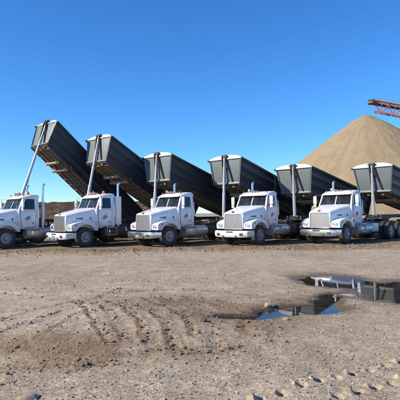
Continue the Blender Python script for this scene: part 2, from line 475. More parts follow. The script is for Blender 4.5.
def ground_z(x, y):
    """height, wetness, and dampness with painted truck shade, of the yard"""
    x = np.asarray(x, float); y = np.asarray(y, float)
    r = np.hypot(x, y)
    fade = 1 - sstep(14, 30, r)
    near = 1 - sstep(9, 16, r)
    z = 0.045 * fbm(x, y, 0.22, 3) * (1 - sstep(40, 90, r))
    z = z + 0.030 * fbm(x, y, 0.85, 3) * fade
    z = z + 0.0085 * fbm(x + 40, y, 4.2, 4, 0.6) * fade
    z = z + 0.006 * np.abs(fbm(x, y + 20, 9.5, 3, 0.6)) * near
    # faint wheel tracks running across the yard
    z = z + 0.018 * fbm(x * 0.10, y + 0.25 * np.sin(x * 0.35), 2.0, 3) * fade
    # low swell of pushed-up dirt on the left
    z = z + 0.13 * np.exp(-(((x + 1.3) / 2.2) ** 2 + ((y - 7.4) / 1.5) ** 2))
    damp_shade = np.zeros_like(z)
    wob = 0.10 * fbm(x, y, 1.0, 5, 0.5)
    m = (np.abs(x) < 12) & (y > 3) & (y < 21)
    xm, ym, wm = x[m], y[m], wob[m]
    zz = np.zeros_like(xm); rutd = np.zeros_like(xm); rutd2 = np.zeros_like(xm)
    for pts, w, d in RUTS:
        dist = seg_dist(xm + wm, ym + wm, smooth_path(pts)) / w
        br = 0.40 + 0.75 * sstep(-.4, .4, fbm(xm + w * 90, ym, 1.1, 3))
        rutd = np.maximum(rutd, br * np.exp(-dist ** 2 * .8) * min(1, d / .015))
        rutd2 = np.maximum(rutd2, np.exp(-(dist / 2.6) ** 2))
        zz += -d * br * np.exp(-dist ** 2 * 1.2) + d * br * 0.40 * np.exp(-((dist - 1.8) / 0.8) ** 2)
    zz = zz * 0.85 + np.clip(rutd2, 0, 1) * (0.016 * fbm(xm, ym + 3, 6.0, 4, .65) + 0.010 * np.abs(fbm(xm + 7, ym, 17.0, 3, .6)))
    for pts in TRACKS:
        dist = seg_dist(xm + wm, ym + wm, pts) / 0.13
        br = sstep(-.25, .35, fbm(xm, ym + 5, .5, 2)) * (1 - sstep(0.1, 0.5, np.exp(-(((xm - 3.0) / 3.0) ** 2 + ((ym - 9.8 - 0.45 * (xm - 3.0)) / 1.9) ** 2))))
        tread = 0.006 * np.sin(xm * 55 + ym * 20) * np.exp(-dist ** 4)
        zz += br * (-0.020 * np.exp(-dist ** 4) + 0.014 * np.exp(-((dist - 1.5) / .4) ** 2) + tread)
    for px, py in PITS:
        dx, dy = xm - px, ym - py
        jx = 0.012 * math.sin(px * 91 + py * 37); sz = 0.8 + 0.35 * math.sin(px * 57 + py * 83)
        lump = ((dx + 0.045 + jx) / (0.036 * sz)) ** 2 + ((dy + jx) / (0.050 * sz)) ** 2
        pit = ((dx - 0.030) / 0.040) ** 2 + ((dy - jx) / 0.052) ** 2
        zz += 0.052 * sz * np.exp(-lump ** 1.6) - 0.070 * np.exp(-pit ** 1.6)
    hollow = hollows(xm, ym)
    wide = np.exp(-(((xm - 3.0) / 3.0) ** 2 + ((ym - 9.8 - 0.45 * (xm - 3.0)) / 1.9) ** 2))
    z[m] += zz
    # calm the general relief round the puddle, then sink the hollow
    flat = sstep(0.10, 0.55, wide)
    z[m] = z[m] * (1 - 0.75 * flat) - 0.020 * wide + 0.012 * fbm(xm, ym, 2.4, 4) * flat
    k = sstep(0.10, 0.50, hollow)
    z[m] = z[m] * (1 - k) + k * (-0.038 - 0.072 * hollow + 0.006 * fbm(xm, ym, 5.0, 3))
    wet = np.zeros_like(z)
    wet[m] = sstep(0.0, 0.36, hollow + 0.05 * fbm(xm, ym, 2.5, 3))
    # ridge of scraped dirt in front of the trucks
    yr = 21.3 + 0.5 * np.sin(x * 0.21) + 0.45 * fbm(x, y * 0, 0.35, 2)
    ridge = np.exp(-((y - yr) / 0.75) ** 2) * (1 - sstep(26, 40, np.abs(x)))
    z = z + ridge * (0.14 + 0.07 * fbm(x, y, 1.1, 3) + 0.06 * fbm(x, y, 4.0, 2))
    damp_shade[m] += 0.7 * rutd + 0.22 * rutd2 * sstep(-.3, .4, fbm(xm, ym, 2.2, 3))          # moister soil turned up in the ruts
    damp_shade = damp_shade + 1.1 * ridge
    damp_shade = damp_shade + 1.0 * sstep(20.2, 21.6, y) * (1 - sstep(33, 42, y)) * (1 - sstep(26, 40, np.abs(x)))  # darker soil round the trucks, plus their shade painted into the colour
    n = fbm(x, y, 0.9, 4)
    damp_shade = damp_shade + np.exp(-(((x - 0.1) / 1.2) ** 2 + ((y - 8.3 + 0.55 * x) / 1.0) ** 2)) * 1.6 * sstep(-0.7, 0.0, n)
    damp_shade = damp_shade + 1.25 * np.exp(-(((x + 1.7) / 1.9) ** 2 + ((y - 5.75 + 0.12 * x) / 0.55) ** 2)) * sstep(-0.6, 0.15, n)
    damp_shade = damp_shade + 0.95 * np.exp(-(((x - 2.5) / 2.5) ** 2 + ((y - 9.3 - .45 * (x - 2.5)) / 1.3) ** 2)) * sstep(-0.5, 0.3, n)
    damp_shade = damp_shade + 0.35 * np.exp(-(((y - 14.2) / 0.7) ** 2)) * sstep(0.0, 0.5, n)
    return z, np.clip(wet, 0, 1), np.clip(damp_shade, 0, 1)

def axis_x():
    xs = [0.0]
    while xs[-1] < 2500:
        xs.append(xs[-1] + 0.0135 * (1 + (xs[-1] / 3.6) ** 2))
    return np.array([-v for v in xs[:0:-1]] + xs)
def axis_y():
    ys = [4.0]
    while ys[-1] < 2500:
        ys.append(ys[-1] + 0.0125 * (ys[-1] / 4.3) ** 1.9)
    dn = [4.0]; st = 0.0125
    while dn[-1] > -200:
        dn.append(dn[-1] - st); st *= 1.09
    return np.array(dn[:0:-1] + ys)
gx, gy = axis_x(), axis_y()
GX, GY = np.meshgrid(gx, gy)
gz, gwet, gdamp_shade = ground_z(GX.ravel(), GY.ravel())
nx, ny = len(gx), len(gy)
co = np.stack([GX.ravel(), GY.ravel(), gz], 1).astype(np.float32)
idx = np.arange(nx * ny).reshape(ny, nx)
quads = np.stack([idx[:-1, :-1], idx[:-1, 1:], idx[1:, 1:], idx[1:, :-1]], -1).reshape(-1, 4).astype(np.int32)
def np_mesh(name, co, faces, mat, attrs=None, smooth=True):
    k = faces.shape[1]
    me = bpy.data.meshes.new(name)
    me.vertices.add(len(co)); me.vertices.foreach_set('co', np.ascontiguousarray(co, np.float32).ravel())
    me.loops.add(faces.size); me.loops.foreach_set('vertex_index', np.ascontiguousarray(faces, np.int32).ravel())
    me.polygons.add(len(faces))
    me.polygons.foreach_set('loop_start', np.arange(0, faces.size, k, dtype=np.int32))
    me.polygons.foreach_set('loop_total', np.full(len(faces), k, np.int32))
    me.polygons.foreach_set('use_smooth', np.full(len(faces), smooth))
    for an, av in (attrs or {}).items():
        a = me.attributes.new(an, 'FLOAT', 'POINT'); a.data.foreach_set('value', np.ascontiguousarray(av, np.float32))
    me.materials.append(M[mat]); me.update(calc_edges=True)
    return me
structure(link('ground', np_mesh('ground', co, quads, 'ground', {'wet': gwet, 'damp_shade': gdamp_shade})))

# puddle: a level sheet of muddy water lying in the hollow
def puddle():
    xs = np.linspace(-0.2, 7.6, 40); ys = np.linspace(6.6, 13.6, 40)
    X, Y = np.meshgrid(xs, ys)
    i = np.arange(1600).reshape(40, 40)
    q = np.stack([i[:-1, :-1], i[:-1, 1:], i[1:, 1:], i[1:, :-1]], -1).reshape(-1, 4)
    hollow = hollows(X.ravel(), Y.ravel())
    keep = (hollow[q].max(1) > 0.06)
    return np_mesh('puddle', np.stack([X.ravel(), Y.ravel(), np.full(X.size, WATER_Z)], 1), q[keep], 'water')
structure(link('puddle', puddle()))

# ------------------------------------------------------------------ stockpile, bank
PILE = (28.6, 80.0, 18.15)
def stockpile():
    nr, na = 150, 420
    rr = np.linspace(0, 30, nr)[:, None]; aa = np.linspace(0, 2 * np.pi, na, endpoint=False)[None, :]
    X = rr * np.cos(aa); Y = rr * np.sin(aa)
    aa = aa + 0.10 * perlin(X * .12, Y * .12) + 0.03 * perlin(X * .5, Y * .5)
    flute = 1 + 0.035 * perlin(np.cos(aa) * 3.1 + 5, np.sin(aa) * 3.1 + 2) + 0.018 * perlin(np.cos(aa) * 9, np.sin(aa) * 9) + (0.003 * perlin(np.cos(aa) * 24, np.sin(aa) * 24) + 0.0025 * perlin(np.cos(aa) * 55, np.sin(aa) * 55)) * sstep(-.3, .4, perlin(X * .25 + 9, Y * .25))
    slope = 0.765 * flute
    h = PILE[2] + 0.80 - slope * np.sqrt(rr ** 2 + 1.5)
    # a second smaller cone slumped against the right-hand shoulder
    h2 = PILE[2] - 0.75 - 0.755 * flute * np.sqrt((X - 1.1) ** 2 + (Y + 2.2) ** 2 + 2.0)
    h = 0.5 * (h + h2 + np.sqrt((h - h2) ** 2 + 0.35))
    h = h + 0.10 * fbm(X, Y, 0.5, 4) * sstep(0.5, 6, rr) + 0.05 * fbm(X, Y, 2.1, 3)
    toe = 0.75 * np.exp(-np.clip(h, -3, 50) / 1.1)
    h = np.maximum(h, -0.3) + toe * 0
    co = np.stack([X.ravel(), Y.ravel(), h.ravel()], 1)
    i = np.arange(nr * na).reshape(nr, na)
    q = np.stack([i[:-1], np.roll(i[:-1], -1, 1), np.roll(i[1:], -1, 1), i[1:]], -1).reshape(-1, 4)
    return np_mesh('gravel_stockpile', co, q, 'sand')
sp = link('gravel_stockpile', stockpile(), None, (PILE[0], PILE[1], 0))
sp['label'] = 'huge tan conical stockpile of sand behind the trucks on the right'; sp['category'] = 'stockpile'

def bank():
    xs = np.linspace(-60, 3, 420); ts = np.linspace(-1, 1, 70)
    X, T = np.meshgrid(xs, ts)
    prof = np.clip(1 - np.abs(T) ** 2.2, 0, 1)
    H = (3.0 + 0.10 * fbm(X, T * 0, 0.25, 3)) * (1 - sstep(-4, 3, X)) 
    Y = 45 + T * 5.0 + 0.4 * fbm(X, T * 3, 0.3, 2)
    Z = prof * H + (0.20 * fbm(X, Y, 0.9, 4, 0.6) + 0.16 * np.abs(fbm(X, Y, 3.0, 3, 0.6))) * np.clip(prof * 3, 0, 1) - 0.15
    i = np.arange(X.size).reshape(X.shape)
    q = np.stack([i[:-1, :-1], i[:-1, 1:], i[1:, 1:], i[1:, :-1]], -1).reshape(-1, 4)
    return np_mesh('earth_bank', np.stack([X.ravel(), Y.ravel(), Z.ravel()], 1), q, 'bank')
structure(link('earth_bank', bank()))

# ------------------------------------------------------------------ wheels
def tyre_b(w=0.28, r=0.52):
    b = B()
    pr = [(0.30, -w * .40), (0.40, -w * .5), (r - .06, -w * .5), (r - .015, -w * .42), (r, -w * .30), (r, w * .30), (r - .015, w * .42), (r - .06, w * .5), (0.40, w * .5), (0.30, w * .40)]
    n = 40
    secs = [[(x, rr * math.cos(2 * math.pi * k / n), rr * math.sin(2 * math.pi * k / n)) for k in range(n)] for rr, x in pr]
    b.loft(secs + [secs[0]], cap=False)
    for k in range(n):          # tread lugs
        a = 2 * math.pi * (k + .5) / n
        for sx in (-1, 1):
            b.box((sx * w * .22, (r + .004) * math.cos(a), (r + .004) * math.sin(a)), (w * .30, .05, .012), (a + math.pi / 2, 0, 0))
    return b
def rim_front():
    b = B().lathe_x([(0.300, .08), (0.292, .135), (0.262, .14), (0.245, .09), (0.19, .05), (0.155, .075), (0.12, .085), (0.11, .15), (0.085, .175), (0.0005, .18)], n=32)
    for k in range(10):
        a = 2 * math.pi * k / 10
        b.cyl((.07, .165 * math.cos(a), .165 * math.sin(a)), (.115, .165 * math.cos(a), .165 * math.sin(a)), .016, n=6)
    return b
def rim_rear():
    b = B().lathe_x([(0.300, .10), (0.292, .135), (0.265, .135), (0.25, .04), (0.20, -.03), (0.16, -.035), (0.13, -.03), (0.125, .11), (0.10, .13), (0.0005, .135)], n=32)
    for k in range(10):
        a = 2 * math.pi * k / 10
        b.cyl((-.035, .165 * math.cos(a), .165 * math.sin(a)), (.01, .165 * math.cos(a), .165 * math.sin(a)), .016, n=6)
    return b
def wheel(parent, x, y, side, front=False):
    rot = (0, 0, 0) if side > 0 else (0, 0, math.pi)
    w = P('wheel', 'rimF' if front else 'rimR', rim_front if front else rim_rear, 'rim', parent, (x, y, .525), rot)
    P('tyre', 'tyre', tyre_b, 'rubber', w)
    if not front:
        P('tyre', 'tyre', tyre_b, 'rubber', w, (-.335, 0, 0))
    return w

# ------------------------------------------------------------------ truck tractor (local: -y forward, bumper at y = 0, driver's side +x)
def hood_b():
    secs = []
    for y, w, t, bt in ((.33, .60, 1.67, .86), (.36, .635, 1.72, .86), (.50, .665, 1.76, .86), (0.95, .74, 1.86, .88), (1.45, .83, 1.965, .95), (1.80, .905, 2.035, 1.0), (1.95, .93, 2.055, 1.0)):
        half = [(w, bt), (w, t - .30), (w - .006, t - .17), (w - .03, t - .07), (w - .085, t - .015), (w - .17, t + .004), (w * .3, t + .022)]
        pts = [(-x, y, z) for x, z in half] + [(x, y, z) for x, z in half[::-1]]
        secs.append(pts)
    return B().loft(secs)
def fender_b():
    out = [(.40, .86), (.37, 1.00), (.385, 1.14), (.47, 1.215), (.68, 1.285), (.97, 1.345), (1.25, 1.36), (1.52, 1.325), (1.76, 1.225), (1.92, 1.05), (1.98, .86)]
    arch = [(1.22 + .655 * math.cos(R(a)), .54 + .655 * math.sin(R(a))) for a in range(29, 152, 11)]
    return B().prism_x(out + [(1.80, .86)] + arch + [(.64, .86)], .60, 1.13)
def bumper_b():
    secs = []
    for x, y, zb in ((-1.11, .60, .46), (-1.10, .28, .43), (-1.04, .12, .41), (-.84, .03, .39), (-.4, .0, .38), (.4, .0, .38), (.84, .03, .39), (1.04, .12, .41), (1.10, .28, .43), (1.11, .60, .46)):
        dx = -x * .045
        zb += .055; secs.append([(x, y + .05, zb), (x, y + .005, zb + .07), (x, y - .012, .62), (x, y, .75), (x + dx * .5, y + .05, .785), (x + dx, y + .10, .78), (x + dx, y + .10, zb)])
    return B().loft(secs)
def cab_b():
    secs = []
    for z, y0, y1, w in ((.98, 1.98, 3.12, .97), (1.06, 1.90, 3.15, 1.0), (1.60, 1.86, 3.15, 1.015), (1.96, 1.90, 3.15, 1.0), (2.00, 1.94, 3.15, .99)):
        c = .07
        secs.append([(-w + c, y0, z), (w - c, y0, z), (w, y0 + c, z), (w, y1 - c, z), (w - c, y1, z), (-w + c, y1, z), (-w, y1 - c, z), (-w, y0 + c, z)])
    return B().loft(secs)
def rear_wall_b():
    b = B()
    for q in (-1, 1):
        b.box((q * .60, 3.115, 2.34), (.50, .06, .70))
    return b.box((0, 3.115, 2.08), (.72, .058, .18)).box((0, 3.115, 2.60), (.72, .058, .18))
def rear_pillar_b(s):
    return B().loft([[(s * .925, 2.90, z), (s * (.99 - (z - 2) * .115), 2.90, z), (s * (.99 - (z - 2) * .115), 3.08, z), (s * (.92 - (z - 2) * .115), 3.145, z), (s * .84, 3.145, z), (s * .84, 2.98, z)] for z in (1.995, 2.35, 2.68)])
def roof_b():
    secs = []
    for y, w, zl, zh in ((2.21, .80, 2.645, 2.685), (2.25, .87, 2.64, 2.74), (2.40, .915, 2.64, 2.80), (2.70, .93, 2.64, 2.85), (3.00, .93, 2.64, 2.865), (3.13, .92, 2.64, 2.85), (3.185, .88, 2.65, 2.79)):
        h = zh - zl
        half = [(w - .02, zl), (w, zl + h * .25), (w - .03, zl + h * .65), (w - .12, zh - h * .08), (w - .35, zh)]
        secs.append([(-x, y, z) for x, z in half] + [(x, y, z) for x, z in half[::-1]])
    return B().loft(secs)
def visor_b():
    secs = []
    for k in range(9):
        x = -.86 + k * 1.72 / 8
        d = .04 * (1 - (x / .86) ** 2)
        secs.append([(x, 2.07 - d, 2.595), (x, 2.06 - d, 2.61), (x, 2.30, 2.725), (x, 2.30, 2.695)])
    return B().loft(secs)
def door_b(s):
    b = B()
    secs = []
    for x0 in (1.0, 1.028):
        secs.append([(s * x0, y, z) for y, z in ((2.10, 1.08), (2.86, 1.08), (2.88, 1.6), (2.87, 1.985), (2.06, 1.985), (2.03, 1.6))])
    return b.loft(secs)
def door_gap_b(s):
    return B().loft([[(s * x0, y, z) for y, z in ((2.085, 1.062), (2.875, 1.062), (2.898, 1.6), (2.888, 2.0), (2.042, 2.0), (2.012, 1.6))] for x0 in (.99, 1.020)])
def pane(pts, th):
    th = Vector(th)
    return B().loft([[Vector(p) for p in pts], [Vector(p) + th for p in pts]])
def ring(pts, inner, th):
    """flat frame between an outer and an inner loop"""
    th = Vector(th); n = len(pts); b = B()
    o = [Vector(p) for p in pts]; i = [Vector(p) for p in inner]
    vs = o + i + [p + th for p in o] + [p + th for p in i]
    fs = []
    for k in range(n):
        j = (k + 1) % n
        fs += [(k, j, n + j, n + k), (2 * n + k, 3 * n + k, 3 * n + j, 2 * n + j), (k, 2 * n + k, 2 * n + j, j), (n + k, n + j, 3 * n + j, 3 * n + k)]
    return b.add(vs, fs)
def win_pts(s, ins=0.0):
    return [(s * (.992 - ins * .1), 2.07 + ins, 2.0 + ins), (s * (.992 - ins * .1), 2.89 - ins, 2.0 + ins),
            (s * (.920 + ins * .1), 2.89 - ins, 2.63 - ins), (s * (.920 + ins * .1), 2.34 + ins * .8, 2.63 - ins)]
def tank_b(s):
    b = B()
    prof = [(0.02, 2.34), (.27, 2.34), (.31, 2.38), (.31, 3.98), (.27, 4.02), (.02, 4.02)]
    n = 22
    return b.loft([[(s * .90 + r * math.cos(2 * math.pi * k / n), y, .74 + r * math.sin(2 * math.pi * k / n)) for k in range(n)] for r, y in prof])

def emblem_b(s):
    """soft-edged blue mark: three stacked swooshes"""
    b = B()
    for c, dz, wd, h in ((.0, .075, .13, .030), (-.01, .0, .20, .040), (.02, -.072, .15, .026)):
        n = 12; up = []; lo = []
        for k in range(n + 1):
            u = -1 + 2 * k / n; a = 2.45 + c + u * wd; zc = 1.56 + dz + .035 * u + .02 * math.sin(u * 2.6)
            e = h * (1 - u * u) ** .6
            up.append((a, zc + e)); lo.append((a, zc - e))
        poly = up + lo[::-1][1:-1]
        b.prism_x(poly, s * 1.029, s * 1.034)
    return b.box((s * 1.031, 2.72, 1.30), (.005, .10, .07))
def tractor(label, loc, rz, beacons=False, stacks=('R',), fairing=False, dark_tank=False, red_badge=False, plate=True, antenna=False, chrome_bumper=False, toolbox=False, steer=0.0):
    t = thing('truck_tractor', label, 'truck', loc, rz, 'white truck tractors parked in a row')
    # chassis
    for s in (-1, 1):
        P('frame_rail', ('rail', s), lambda: B().box((s * .43, 4.6, .93), (.085, 8.0, .27)).box((s * .475, 4.6, 1.055), (.05, 7.99, .02)).box((s * .475, 4.6, .805), (.05, 7.99, .02)), 'black', t)
    for q, (c, d) in enumerate((((0, 1.0, .80), (.78, .3, .18)), ((0, 4.6, .93), (.78, .2, .2)), ((0, 5.5, .93), (.78, .16, .2)), ((0, 8.6, .93), (.94, .06, .26)))):
        P('crossmember', ('cross', q), lambda: B().box(c, d), 'black', t)
    P('engine_block', 'engine', lambda: B().box((0, 1.15, 1.15), (.7, 1.3, .7)).box((0, 2.6, .85), (.5, 1.4, .3)).cyl((0, 3.3, .8), (0, 6.0, .72), .06), 'black', t, bevel=.04)
    P('front_axle', 'faxle', lambda: B().beam((-.95, 1.22, .50), (.95, 1.22, .50), .12, .14).beam((-.43, .6, .68), (-.43, 1.9, .70), .09, .07).beam((.43, .6, .68), (.43, 1.9, .70), .09, .07), 'black', t)
    for y in (6.35, 7.67):
        P('rear_axle', ('raxle', y), lambda: B().cyl((-.9, y, .525), (.9, y, .525), .10).cyl((0, y - .30, .54), (0, y + .22, .54), .24, .16), 'black', t)
    for s in (-1, 1):
        P('suspension_beam', ('susp', s), lambda: B().beam((s * .43, 6.2, .62), (s * .43, 7.8, .62), .12, .14).box((s * .43, 7.01, .72), (.2, .35, .2)), 'black', t)
        w = wheel(t, s * .96, 1.22, s, True); w.rotation_euler.z += steer
        for y in (6.35, 7.67):
            wheel(t, s * 1.09, y, s)
    # front end
    bp = P('bumper', 'bumper', bumper_b, 'chrome' if chrome_bumper else 'bumper', t, bevel=.008)
    for s in (-1, 1):
        P('fog_light', ('fog', s), lambda: B().box((s * .72, .008, .60), (.20, .04, .13)), 'emblem_dark', bp, bevel=.02)
        P('tow_hook', ('tow', s), lambda: B().tube([(s * .40, .06, .47), (s * .40, -.05, .46), (s * .40, -.06, .52), (s * .40, .0, .54)], .022, 8), 'black', bp)
    P('bumper_slot', 'slot', lambda: B().box((0, -.004, .715), (.42, .03, .065)), 'black', bp, bevel=.012)
    if plate:
        P('number_plate', 'plate', lambda: B().box((-.05, -.018, .56), (.31, .015, .15)), 'plate', bp)
    hd = P('hood', 'hood', hood_b, 'white', t)
    for s in (-1, 1):
        P('hood_badge', ('hbadge', s), lambda: B().beam((s * .728, .86, 1.50), (s * .753, 1.00, 1.50), .012, .045).beam((s * .757, 1.02, 1.50), (s * .796, 1.24, 1.50), .012, .07), 'emblem_dark', hd)
        P('hood_latch', ('latch', s), lambda: B().box((s * .875, 1.66, 1.50), (.04, .05, .12)), 'black', hd)
    gr = P('grille_surround', 'gsur', lambda: ring([(-.57, .30, .82), (.57, .30, .82), (.55, .30, 1.66), (-.55, .30, 1.66)], [(-.52, .30, .88), (.52, .30, .88), (.505, .30, 1.61), (-.505, .30, 1.61)], (0, .06, 0)), 'chrome', t, bevel=.01)
    def grid():
        b = B()
        for k in range(19):
            b.box((-.49 + .98 * k / 18, .325, 1.245), (.015, .03, .74))
        for k in range(8):
            b.box((0, .328, .95 + k * .6 / 7), (1.03, .014, .02))
        return b
    P('grille_bars', 'ggrid', grid, 'grille', gr)
    P('radiator', 'rad', lambda: B().box((0, .352, 1.25), (1.07, .02, .71)), 'black', gr)
    P('hood_emblem', 'hemb', lambda: B().loft([[(.085 * math.cos(a * math.pi / 8) * q, .30 + dy - .02, 1.725 + .05 * math.sin(a * math.pi / 8) * q) for a in range(16)] for q, dy in ((1, .08), (1, .045), (.7, .03))]), 'emblem_red' if red_badge else 'emblem_dark', gr)
    for s in (-1, 1):
        fd = P('fender', ('fender', s), lambda: B().add([(x * s, y, z) for x, y, z in fender_b().v], fender_b().f), 'white', t, bevel=.045, seg=3)
        def lamp_ring(k, y):
            sg = lambda v: math.copysign(abs(v) ** .5, v)
            return [(s * .87 + k * .155 * sg(math.cos(a * math.pi / 12)), y, 1.045 + k * .085 * sg(math.sin(a * math.pi / 12))) for a in range(24)]
        hl = P('headlight', ('hl', s), lambda: B().loft([lamp_ring(1, .46), lamp_ring(1, .362), lamp_ring(.9, .35), lamp_ring(.84, .362)]), 'chrome', t)
        P('lamp_lens', ('lens', s), lambda: B().loft([lamp_ring(.84, .363), lamp_ring(.7, .349), lamp_ring(.3, .342)]), 'lamp', hl)
        P('turn_signal', ('turn', s), lambda: B().box((s * 1.125, .66, 1.16), (.03, .14, .075)), 'amber', t, bevel=.012)
        P('fender_light', ('side_l', s), lambda: B().box((s * 1.12, 1.78, 1.30), (.05, .12, .09)).box((s * 1.0, 1.80, 1.34), (.4, .03, .02)), 'amberdark', t, bevel=.01)
    # cab
    cb = P('cab_shell', 'cab', cab_b, 'white', t, bevel=.02)
    P('rear_wall', 'rearwall', rear_wall_b, 'white', cb)
    P('windscreen_divider', 'wdiv', lambda: B().beam((0, 1.955, 2.0), (0, 2.27, 2.67), .035, .04), 'white', cb)
    for s in (-1, 1):
        P('windscreen_post', ('wpost', s), lambda: B().beam((s * .945, 1.985, 1.99), (s * .865, 2.27, 2.67), .085, .10), 'white', cb, bevel=.014)
        P('rear_pillar', ('rpil', s), lambda: rear_pillar_b(s), 'white', cb, bevel=.014)
    P('cab_lining', 'lining', lambda: B().box((0, 2.53, 2.006), (1.83, 1.1, .008)).box((0, 2.68, 2.63), (1.70, .84, .012)).box((0, 3.08, 2.32), (1.68, .012, .62)), 'inside', cb)
    P('dashboard', 'dash', lambda: B().prism_x([(1.98, 2.01), (2.02, 2.10), (2.22, 2.12), (2.30, 2.02)], -.90, .90), 'inside', cb)
    for s in (-1, 1):
        P('cab_seat', ('seat', s), lambda: B().box((s * .50, 2.70, 2.06), (.50, .45, .10)).box((s * .50, 2.92, 2.27), (.48, .12, .40), (R(-8), 0, 0)).box((s * .50, 2.95, 2.50), (.26, .09, .13)), 'inside', cb, bevel=.03)
    P('steering_wheel', 'steer', lambda: B().tube([(.50 + .2 * math.cos(a * math.pi / 10), 2.36 + .07 * math.sin(a * math.pi / 10), 2.17 + .18 * math.sin(a * math.pi / 10)) for a in range(21)], .016, 6), 'black', cb)
    rf = P('cab_roof', 'roof', roof_b, 'white', t)
    for k in range(5):
        x = (-.72, -.18, 0, .18, .72)[k]
        zz = (2.775, 2.815, 2.82, 2.815, 2.775)[k]
        P('marker_light', ('mk', k), lambda: B().loft([[(x + r * .7 * math.cos(a * math.pi / 6), 2.36 + r * 1.3 * math.sin(a * math.pi / 6), zz + h) for a in range(12)] for r, h in ((.055, -.03), (.055, .02), (.045, .06), (.02, .075))]), 'amberdark', rf)
    P('air_horn', 'horn', lambda: B().tube([(-.42, 2.95, 2.92), (-.42, 2.45, 2.92), (-.42, 2.38, 2.92)], [.022, .03, .07], 12).box((-.42, 2.8, 2.885), (.03, .05, .05)), 'chrome', rf)
    if beacons:
        for s in (-1, 1):
            P('beacon', ('beacon', s), lambda: B().loft([[(s * .50 + r * math.cos(a * math.pi / 9), 2.72 + r * math.sin(a * math.pi / 9), z) for a in range(18)] for r, z in ((.10, 2.83), (.10, 2.875), (.085, 2.88), (.08, 2.95), (.06, 2.99), (.015, 3.0))]), 'amber', rf)
    P('cowl_panel', 'cowl', lambda: B().prism_x([(1.945, 1.95), (1.95, 2.065), (1.99, 2.05), (2.0, 1.95)], -.915, .915), 'black', t)
    P('sun_visor', 'visor', visor_b, 'white', t)
    for s in (-1, 1):
        P('windscreen', ('ws', s), lambda: pane([(s * .02, 1.962, 2.012), (s * .925, 1.998, 2.012), (s * .85, 2.262, 2.65), (s * .02, 2.25, 2.65)], (0, .006, .003)), 'glass', t)
        P('windscreen_seal', ('wseal', s), lambda: ring([(s * .018, 1.955, 2.008), (s * .935, 1.99, 2.008), (s * .855, 2.262, 2.66), (s * .018, 2.25, 2.66)], [(s * .05, 1.968, 2.045), (s * .895, 2.0, 2.045), (s * .825, 2.245, 2.62), (s * .05, 2.235, 2.62)], (0, -.012, 0)), 'black', t)
        P('wiper', ('wiper', s), lambda: B().tube([(s * .45, 1.94, 2.03), (s * .30, 1.985, 2.12), (s * .12, 2.03, 2.26)], .011, 6).tube([(s * .30, 1.955, 2.10), (s * .08, 2.045, 2.30)], .008, 5), 'black', t)
        dr = P('door', ('door', s), lambda: door_b(s), 'white', t, bevel=.01)
        P('door_gap', ('dgap', s), lambda: door_gap_b(s), 'black', dr)
        P('window_frame', ('wframe', s), lambda: ring(win_pts(s, -.02), win_pts(s, .035), (s * .02, 0, 0)), 'white', dr)
        P('side_window', ('sw', s), lambda: pane(win_pts(s, .03), (s * .006, 0, 0)), 'glass', dr)
        P('vent_post', ('vp', s), lambda: B().beam((s * 1.0, 2.30, 2.01), (s * .93, 2.40, 2.62), .02, .025), 'black', dr)
        P('door_handle', ('dh', s), lambda: B().box((s * 1.045, 2.76, 1.80), (.03, .16, .035)), 'chrome', dr, bevel=.008)
        P('door_emblem', ('emb', s), lambda: emblem_b(s), 'emblem_blue', dr)
        P('grab_rail', ('grab', s), lambda: B().tube([(s * 1.02, 3.05, 1.5), (s * 1.07, 3.05, 1.55), (s * 1.05, 3.04, 2.3), (s * .98, 3.04, 2.35)], .016, 6), 'chrome', t)
        mr = P('mirror', ('mir', s), lambda: B().box((s * 1.26, 2.03, 2.34), (.19, .075, .44)).box((s * 1.26, 2.02, 2.03), (.17, .07, .13)), 'white', t, bevel=.022)
        P('mirror_arm', ('mira', s), lambda: B().tube([(s * .93, 2.20, 2.60), (s * 1.26, 2.07, 2.62), (s * 1.26, 2.07, 1.93), (s * 1.0, 2.10, 1.84)], .014, 6), 'chrome', mr)
        P('mirror_glass', ('mirg', s), lambda: B().box((s * 1.26, 2.07, 2.34), (.16, .008, .40)), 'chrome', mr)
        tk = P('fuel_tank', ('tank', s), lambda: tank_b(s), 'black' if dark_tank else 'alu', t)
        for y in (2.62, 3.72):
            P('tank_strap', ('strap', s, y), lambda: B().lathe_x([(.317, 0), (.317, .05)], n=22).__class__().loft([[(s * .90 + r * math.cos(2 * math.pi * k / 22), yy, .74 + r * math.sin(2 * math.pi * k / 22)) for k in range(22)] for r, yy in ((.30, y - .03), (.318, y - .028), (.318, y + .028), (.30, y + .03))]), 'chrome', tk)
        P('step', ('step', s), lambda: B().box((s * 1.18, 2.75, .99), (.16, .62, .03)).box((s * 1.23, 2.75, .60), (.14, .62, .03)).box((s * 1.2, 2.45, .8), (.06, .03, .40)).box((s * 1.2, 3.05, .8), (.06, .03, .40)), 'alu', tk, bevel=.006)
        P('tool_box', ('tbox', s), lambda: B().box((s * .82, 4.55, .76), (.50, .85, .48)), 'alu' if (toolbox and s > 0) else 'black', t, bevel=.03)
        P('mud_flap', ('flap', s), lambda: B().box((s * .91, 8.52, .62), (.64, .02, .72), (R(3), 0, 0)).box((s * .7, 8.52, 1.0), (1.0, .05, .05)), 'flap', t)
    P('rear_window', 'rw', lambda: B().box((0, 3.115, 2.34), (.72, .008, .36)), 'glass', t)
